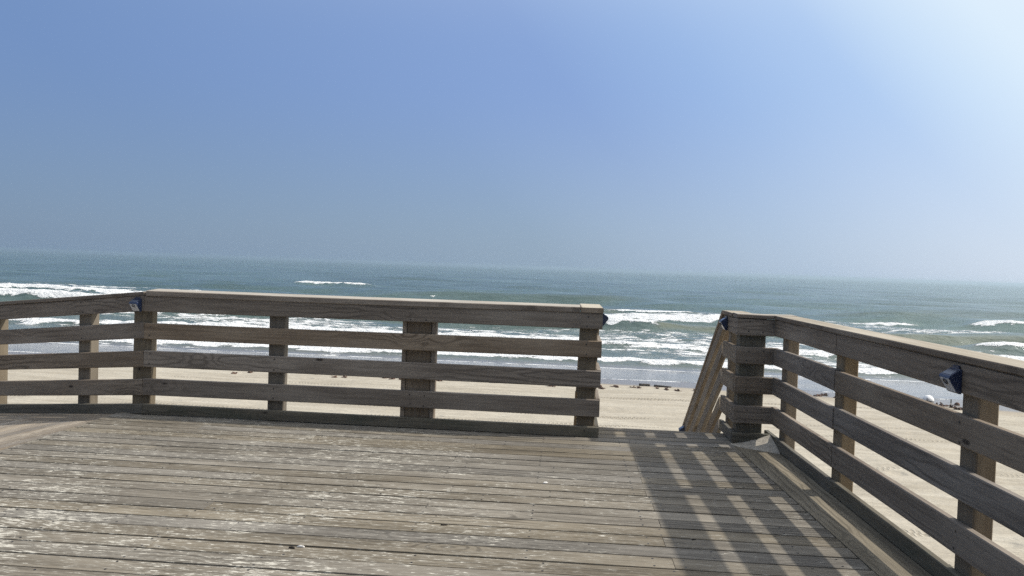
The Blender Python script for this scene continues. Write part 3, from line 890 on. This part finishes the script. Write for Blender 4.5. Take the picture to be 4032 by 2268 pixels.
tl = 0.072
pl_ = Vector((XL, YM, 0)) + RD * tl
solar_light((pl_.x - RN.x * 0.0015, pl_.y - RN.y * 0.0015, 0.956 - SL * tl), -RN, "dark solar light at the left corner where ramp railing and long railing meet")
tr = YC - 3.585
pr_ = Vector((XC, YC, 0)) + DD * tr
solar_light((pr_.x - DN.x * 0.0045, pr_.y - DN.y * 0.0045, 0.952), -DN, "largest dark blue wedge solar light, on the top board of the right railing")
solar_light((XR + 0.0015, 6.66, 0.965), (1, 0), "dark solar light seen edge on at the right end of the long middle railing")
solar_light((XS - 0.0015, 6.80, 0.962), (-1, 0), "dark solar light at the head of the stairs, where the sloping stair railing starts")
ys_ = 8.90
solar_light((XS - 0.0025, ys_, 0.965 - STS * (ys_ - 6.97) - 0.02), (-1, 0), "small dark solar light low on the sloping stair railing just above the deck edge")

# ------------------------------------------------------------------ small things on the deck
SANDM = plain("drift_sand", (0.44, 0.40, 0.33), 0.95, 0.1, 0.22, 35)
xs_, ys2 = np.linspace(0, 0.36, 46), np.linspace(0, 0.30, 36)
U, V = np.meshgrid(xs_, ys2)
hgt = 0.092 * np.clip(1 - U / 0.36, 0, 1) ** 1.9 * np.clip(1 - (V / (0.29 * (1 - U / 0.50))), 0, 1) ** 0.85
hgt += (fbm(U * 18, V * 18, 3) - 0.5) * 0.010 * sstep(0, 0.03, hgt)
hgt = np.where(hgt < 0.0015, -0.004, hgt)
o = grid_mesh("sand_pile", 1.6880 - U + 0.025 * V, 6.3925 - V, 0.001 + hgt, SANDM)
tag(o, "small pale heap of drifted sand in the corner of the deck beside the stair opening", "sand pile")

TWIGM = plain("pale_twig", (0.52, 0.47, 0.38), 0.8, 0.2)
CHIPM = plain("dark_chip", (0.03, 0.025, 0.02), 0.8, 0.2)
SHELLM = plain("white_chip", (0.72, 0.70, 0.66), 0.6, 0.3)
def stick(mb, a, b, r0, r1, n=6):
    a, b = Vector(a), Vector(b)
    d = (b - a).normalized()
    s = d.cross(UP if abs(d.z) < 0.9 else Vector((1, 0, 0))).normalized(); t = d.cross(s)
    seg = 4
    vs, fs = [], []
    for i in range(seg + 1):
        q = a.lerp(b, i / seg) + s * random.uniform(-1, 1) * r0 * 0.4 * (0 < i < seg)
        rr = r0 + (r1 - r0) * i / seg
        vs += [q + (s * math.cos(k * 6.2832 / n) + t * math.sin(k * 6.2832 / n)) * rr for k in range(n)]
    for i in range(seg):
        for k in range(n):
            fs.append((i * n + k, i * n + (k + 1) % n, (i + 1) * n + (k + 1) % n, (i + 1) * n + k))
    fs += [tuple(range(n - 1, -1, -1)), tuple(seg * n + k for k in range(n))]
    mb.add(vs, fs, smooth=True)
mb = MB()
stick(mb, (1.205, 6.225, 0.006), (1.33, 6.235, 0.006), 0.004, 0.003)
stick(mb, (1.268, 6.230, 0.006), (1.235, 6.300, 0.012), 0.0035, 0.002)
tag(mb.build("twig", TWIGM), "small pale forked twig lying on the planks beside the sand heap", "twig")
def chip(x, y, rx, ry, h, ang, mat, name, label, cat):
    mb = MB()
    rnd = random.Random(int(x * 1000 + y * 77))
    n = 9
    lo, hi = [], []
    for i in range(n):
        a = i / n * 6.2832
        q = rnd.uniform(0.65, 1.15)
        px, py = rx * math.cos(a) * q, ry * math.sin(a) * q
        ca, sa = math.cos(ang), math.sin(ang)
        lo.append((x + px * ca - py * sa, y + px * sa + py * ca, 0.0016))
        hi.append((x + (px * ca - py * sa) * 0.7, y + (px * sa + py * ca) * 0.7, 0.0016 + h * rnd.uniform(0.7, 1.1)))
    mb.add(lo + hi, [tuple(range(n - 1, -1, -1)), tuple(range(n, 2 * n))] + [(i, (i + 1) % n, (i + 1) % n + n, i + n) for i in range(n)])
    tag(mb.build(name, mat), label, cat)
chip(-0.615, 4.03, 0.026, 0.007, 0.006, 0.1, CHIPM, "wood_chip", "dark splinter of wood in a plank gap near the middle of the deck", "wood chip")
chip(0.700, 4.035, 0.014, 0.007, 0.005, 0.3, CHIPM, "wood_chip", "dark flake beside the slatted shadow on the right of the deck", "wood chip")
chip(-1.28, 3.58, 0.020, 0.007, 0.006, -0.2, CHIPM, "wood_chip", "dark flake at the bottom edge of the picture, left of centre", "wood chip")
chip(-0.10, 4.94, 0.018, 0.010, 0.006, 0.4, SHELLM, "shell_chip", "tiny white shell chip on the planks below the middle of the long railing", "shell chip")
chip(-1.24, 3.60, 0.022, 0.008, 0.007, 0.0, SHELLM, "shell_chip", "tiny white shell chip beside the dark flake at the bottom edge", "shell chip")

# ------------------------------------------------------------------ things on the beach
WEEDM = plain("brown_seaweed", (0.085, 0.045, 0.028), 0.8, 0.3, 0.4, 12)
LOGM = plain("dark_driftwood", (0.045, 0.038, 0.034), 0.8, 0.2, 0.3, 20)
WHITEM = plain("white_plastic", (0.80, 0.80, 0.78), 0.4, 0.4, 0.05)
GREYM = plain("grey_plastic", (0.36, 0.36, 0.38), 0.5, 0.4, 0.1)
DARKM = plain("dark_matte", (0.03, 0.03, 0.03), 0.7, 0.2)
def bz1(x, y): return float(beach_z(np.array([x]), np.array([y]))[0])
def weed(x, y, rx, ry, h, seed, label, group="clumps of seaweed on the tide line"):
    rnd = random.Random(seed)
    mb = MB()
    z = bz1(x, y)
    nb_ = int(10 + rx * 26)
    for i in range(nb_):
        px, py = max(-0.4, min(0.4, rnd.gauss(0, 0.3))) * rx, max(-0.4, min(0.4, rnd.gauss(0, 0.3))) * ry
        L = rnd.uniform(0.06, 0.16) * (0.6 + rx)
        a = rnd.uniform(0, 6.28)
        b = rnd.gauss(0, 0.5)
        q = Vector((x + px, y + py, z + rnd.uniform(0.0, h * 0.5)))
        d = Vector((math.cos(a), math.sin(a), b)).normalized()
        wv = d.cross(UP).normalized() * rnd.uniform(0.015, 0.04)
        e = q + d * L; mdl = q + d * L * 0.5 + UP * h * rnd.uniform(0.3, 0.9)
        t = UP * 0.008
        vs = [q - wv, q + wv, mdl - wv, mdl + wv, e - wv * 0.4, e + wv * 0.4]
        vs += [v - t for v in vs]
        mb.add(vs, [(0, 1, 3, 2), (2, 3, 5, 4), (7, 6, 8, 9), (9, 8, 10, 11), (0, 2, 8, 6), (2, 4, 10, 8), (3, 1, 7, 9), (5, 3, 9, 11), (1, 0, 6, 7), (4, 5, 11, 10)])
    # the matted body
    n, mrow = 14, 4
    vs, fs = [], []
    for j in range(mrow):
        tt = j / (mrow - 1)
        for i in range(n):
            a = i / n * 6.2832
            q = rnd.uniform(0.75, 1.2) * math.cos(tt * 1.45)
            vs.append((x + rx * 0.55 * math.cos(a) * q, y + ry * 0.55 * math.sin(a) * q, z - 0.01 + h * 0.7 * math.sin(tt * 1.5) * rnd.uniform(0.7, 1.2)))
    for j in range(mrow - 1):
        for i in range(n):
            fs.append((j * n + i, j * n + (i + 1) % n, (j + 1) * n + (i + 1) % n, (j + 1) * n + i))
    fs.append(tuple((mrow - 1) * n + i for i in range(n)))
    mb.add(vs, fs)
    o = mb.build("seaweed_clump", WEEDM, None, (x, y, z))
    tag(o, label, "seaweed", group)
    return o
WEED = "brown seaweed clump on the tide line, seen between the lower rails of the long railing"
WEED_S = "brown seaweed clump on the tide line, seen in the stair opening"
WEED_R = "brown seaweed clump on the tide line, seen through the right railing"
rw = random.Random(4)
for i in range(26):
    x = -10.6 + i * 0.50 + rw.uniform(-0.25, 0.25)
    big_ = -4.6 < x < 1.0
    y = 24.7 + rw.uniform(-0.5, 0.6) + 0.02 * (x + 4)
    weed(x, y, (rw.uniform(0.12, 0.34) if big_ else rw.uniform(0.08, 0.2)), rw.uniform(0.10, 0.22), rw.uniform(0.03, 0.085) if big_ else 0.03, i, WEED)
for i in range(7):
    weed(1.7 + i * 0.40 + rw.uniform(-0.12, 0.12), 24.95 + rw.uniform(-0.3, 0.35), rw.uniform(0.10, 0.2), rw.uniform(0.08, 0.14), 0.025, 60 + i, WEED_S)
for i, (x, y) in enumerate(((7.2, 25.5), (7.6, 25.3), (8.06, 25.1), (8.35, 25.35), (8.6, 24.9), (9.1, 25.0), (9.7, 24.8), (10.4, 24.6), (11.26, 23.95), (11.48, 24.1), (11.61, 23.85), (11.25, 24.15), (11.63, 23.5), (12.6, 23.6))):
    weed(x, y, rw.uniform(0.12, 0.24), rw.uniform(0.08, 0.16), rw.uniform(0.03, 0.07), 80 + i, WEED_R)

mb = MB()
stick(mb, (0, 0, 0.03), (0.36, 0.05, 0.03), 0.055, 0.045, 8)
lg = mb.build("driftwood", LOGM); lg.location = (2.50, 26.05, bz1(2.6, 26.05)); tag(lg, "short dark driftwood piece on the wet sand, left one in the stair opening", "driftwood")
mb = MB()
stick(mb, (0, 0.03, 0.03), (0.56, -0.08, 0.025), 0.045, 0.03, 8)
lg = mb.build("driftwood", LOGM); lg.location = (2.98, 25.9, bz1(3.2, 25.9)); tag(lg, "longer dark driftwood piece on the wet sand, nearest the sloping stair rail", "driftwood")

# white float on the wet sand behind the right railing
fx, fy = 11.42, 25.0
fz = bz1(fx, fy)
buoy = thing("float", (fx, fy, fz), "white rounded float half sunk in the wet sand behind the right railing", "float")
def dome(mb, c, rx, ry, rz_, tilt, a0=0.0, a1=1.57, n=24, m=10):
    rot = Matrix.Rotation(tilt, 3, 'Y')
    vs, fs = [], []
    for j in range(m + 1):
        e = a0 + (a1 - a0) * j / m
        for i in range(n):
            a = i / n * 6.2832
            p = rot @ Vector((rx * math.cos(e) * math.cos(a), ry * math.cos(e) * math.sin(a), rz_ * math.sin(e)))
            vs.append(Vector(c) + p)
    for j in range(m):
        for i in range(n):
            fs.append((j * n + i, j * n + (i + 1) % n, (j + 1) * n + (i + 1) % n, (j + 1) * n + i))
    fs.append(tuple(range(n - 1, -1, -1)))
    mb.add(vs, fs, smooth=True)
mb = MB(); dome(mb, (fx, fy, fz + 0.03), 0.17, 0.15, 0.165, 0.18); mb.build("shell", WHITEM, buoy)
mb = MB(); dome(mb, (fx - 0.055, fy - 0.105, fz + 0.075), 0.055, 0.04, 0.055, -0.3); mb.build("end_cap", GREYM, buoy)
mb = MB(); dome(mb, (fx + 0.03, fy - 0.02, fz - 0.03), 0.145, 0.13, 0.07, 0.1, a1=1.2); mb.build("underside", DARKM, buoy)  # dark dome set under the white shell
# dark stub and brown lump further right
sx_, sy_ = 12.08, 24.95
mb = MB(); stick(mb, (sx_, sy_, bz1(sx_, sy_) - 0.05), (sx_ + 0.01, sy_, bz1(sx_, sy_) + 0.11), 0.018, 0.016, 8)
tag(mb.build("stake", DARKM), "short dark stub standing upright in the sand beside the brown lump", "stake")
lx, ly = 12.05, 24.5
mb = MB(); dome(mb, (lx, ly, bz1(lx, ly) - 0.01), 0.085, 0.07, 0.10, 0.15, n=14, m=6)
tag(mb.build("coconut", WEEDM), "round brown lump like an old coconut on the sand below the largest solar light", "lump")

# gull skimming the sea beyond the middle railing
gx, gy, gz = -14.2, 80.0, -2.06
gull = thing("gull", (gx, gy, gz), "small white gull flying low over the sea just above the middle railing", "bird")
FEATH = plain("white_feathers", (0.84, 0.84, 0.82), 0.7, 0.2, 0.06)
# heading towards the right and the viewer, nose down, wings half raised
hd = Vector((0.55, -0.72, -0.42)).normalized()
sd = hd.cross(UP).normalized()
ud = sd.cross(hd).normalized()
def gpt(a, b, c): return Vector((gx, gy, gz)) + hd * a + sd * b + ud * c
mb = MB()
n, secs = 10, [(-0.17, 0.012, 0.02), (-0.10, 0.034, 0.0), (0.0, 0.046, -0.005), (0.08, 0.040, 0.005), (0.13, 0.026, 0.018), (0.165, 0.026, 0.024), (0.19, 0.010, 0.020), (0.215, 0.003, 0.012)]
vs, fs = [], []
for (t, rad, dz) in secs:
    for k in range(n):
        q = k / n * 6.2832
        vs.append(gpt(t, rad * math.cos(q), dz + rad * math.sin(q)))
for j in range(len(secs) - 1):
    for k in range(n):
        fs.append((j * n + k, j * n + (k + 1) % n, (j + 1) * n + (k + 1) % n, (j + 1) * n + k))
fs += [tuple(range(n - 1, -1, -1)), tuple((len(secs) - 1) * n + k for k in range(n))]
mb.add(vs, fs, smooth=True)
mb.build("body", FEATH, gull)
for sg in (-1, 1):
    mb = MB()
    st = [(0.02, 0.02, 0.12, 0.03), (0.12, 0.060, 0.125, 0.05), (0.22, 0.070, 0.085, 0.02), (0.32, 0.05, 0.02, -0.05)]
    vs, fs = [], []
    for (q, dz, ch, sw) in st:
        for (c_, th) in ((ch / 2, 0.0), (0.0, 0.010), (-ch / 2, 0.0), (0.0, -0.006)):
            vs.append(gpt(sw + c_, sg * q, dz + th))
    for j in range(3):
        for k in range(4):
            fs.append((j * 4 + k, j * 4 + (k + 1) % 4, (j + 1) * 4 + (k + 1) % 4, (j + 1) * 4 + k))
    fs += [(3, 2, 1, 0), (12, 13, 14, 15)]
    mb.add(vs, fs)
    mb.build("wing", FEATH, gull)

# ------------------------------------------------------------------ haze over the sea
HAZE = 0.0013
hm = bpy.data.materials.new("sea_haze")
hm.use_nodes = True
ht = hm.node_tree
ht.nodes.remove(ht.nodes["Principled BSDF"])
pv = ht.nodes.new("ShaderNodeVolumePrincipled")
pv.inputs["Color"].default_value = (0.66, 0.77, 0.85, 1)
pv.inputs["Density"].default_value = HAZE
pv.inputs["Anisotropy"].default_value = 0.65
ht.links.new(pv.outputs[0], ht.nodes["Material Output"].inputs["Volume"])
x0, x1, y0, y1, z0, z1 = -9500, 9500, -40, 9600, -8.0, 2.2
mb = MB()
mb.add([(x0, y0, z0), (x1, y0, z0), (x1, y1, z0), (x0, y1, z0), (x0, y0, z1), (x1, y0, z1), (x1, y1, z1), (x0, y1, z1)],
       [(0, 3, 2, 1), (4, 5, 6, 7), (0, 1, 5, 4), (1, 2, 6, 5), (2, 3, 7, 6), (3, 0, 4, 7)])
tag(mb.build("haze", hm), "thin sea haze fading the horizon", "haze", kind="stuff")
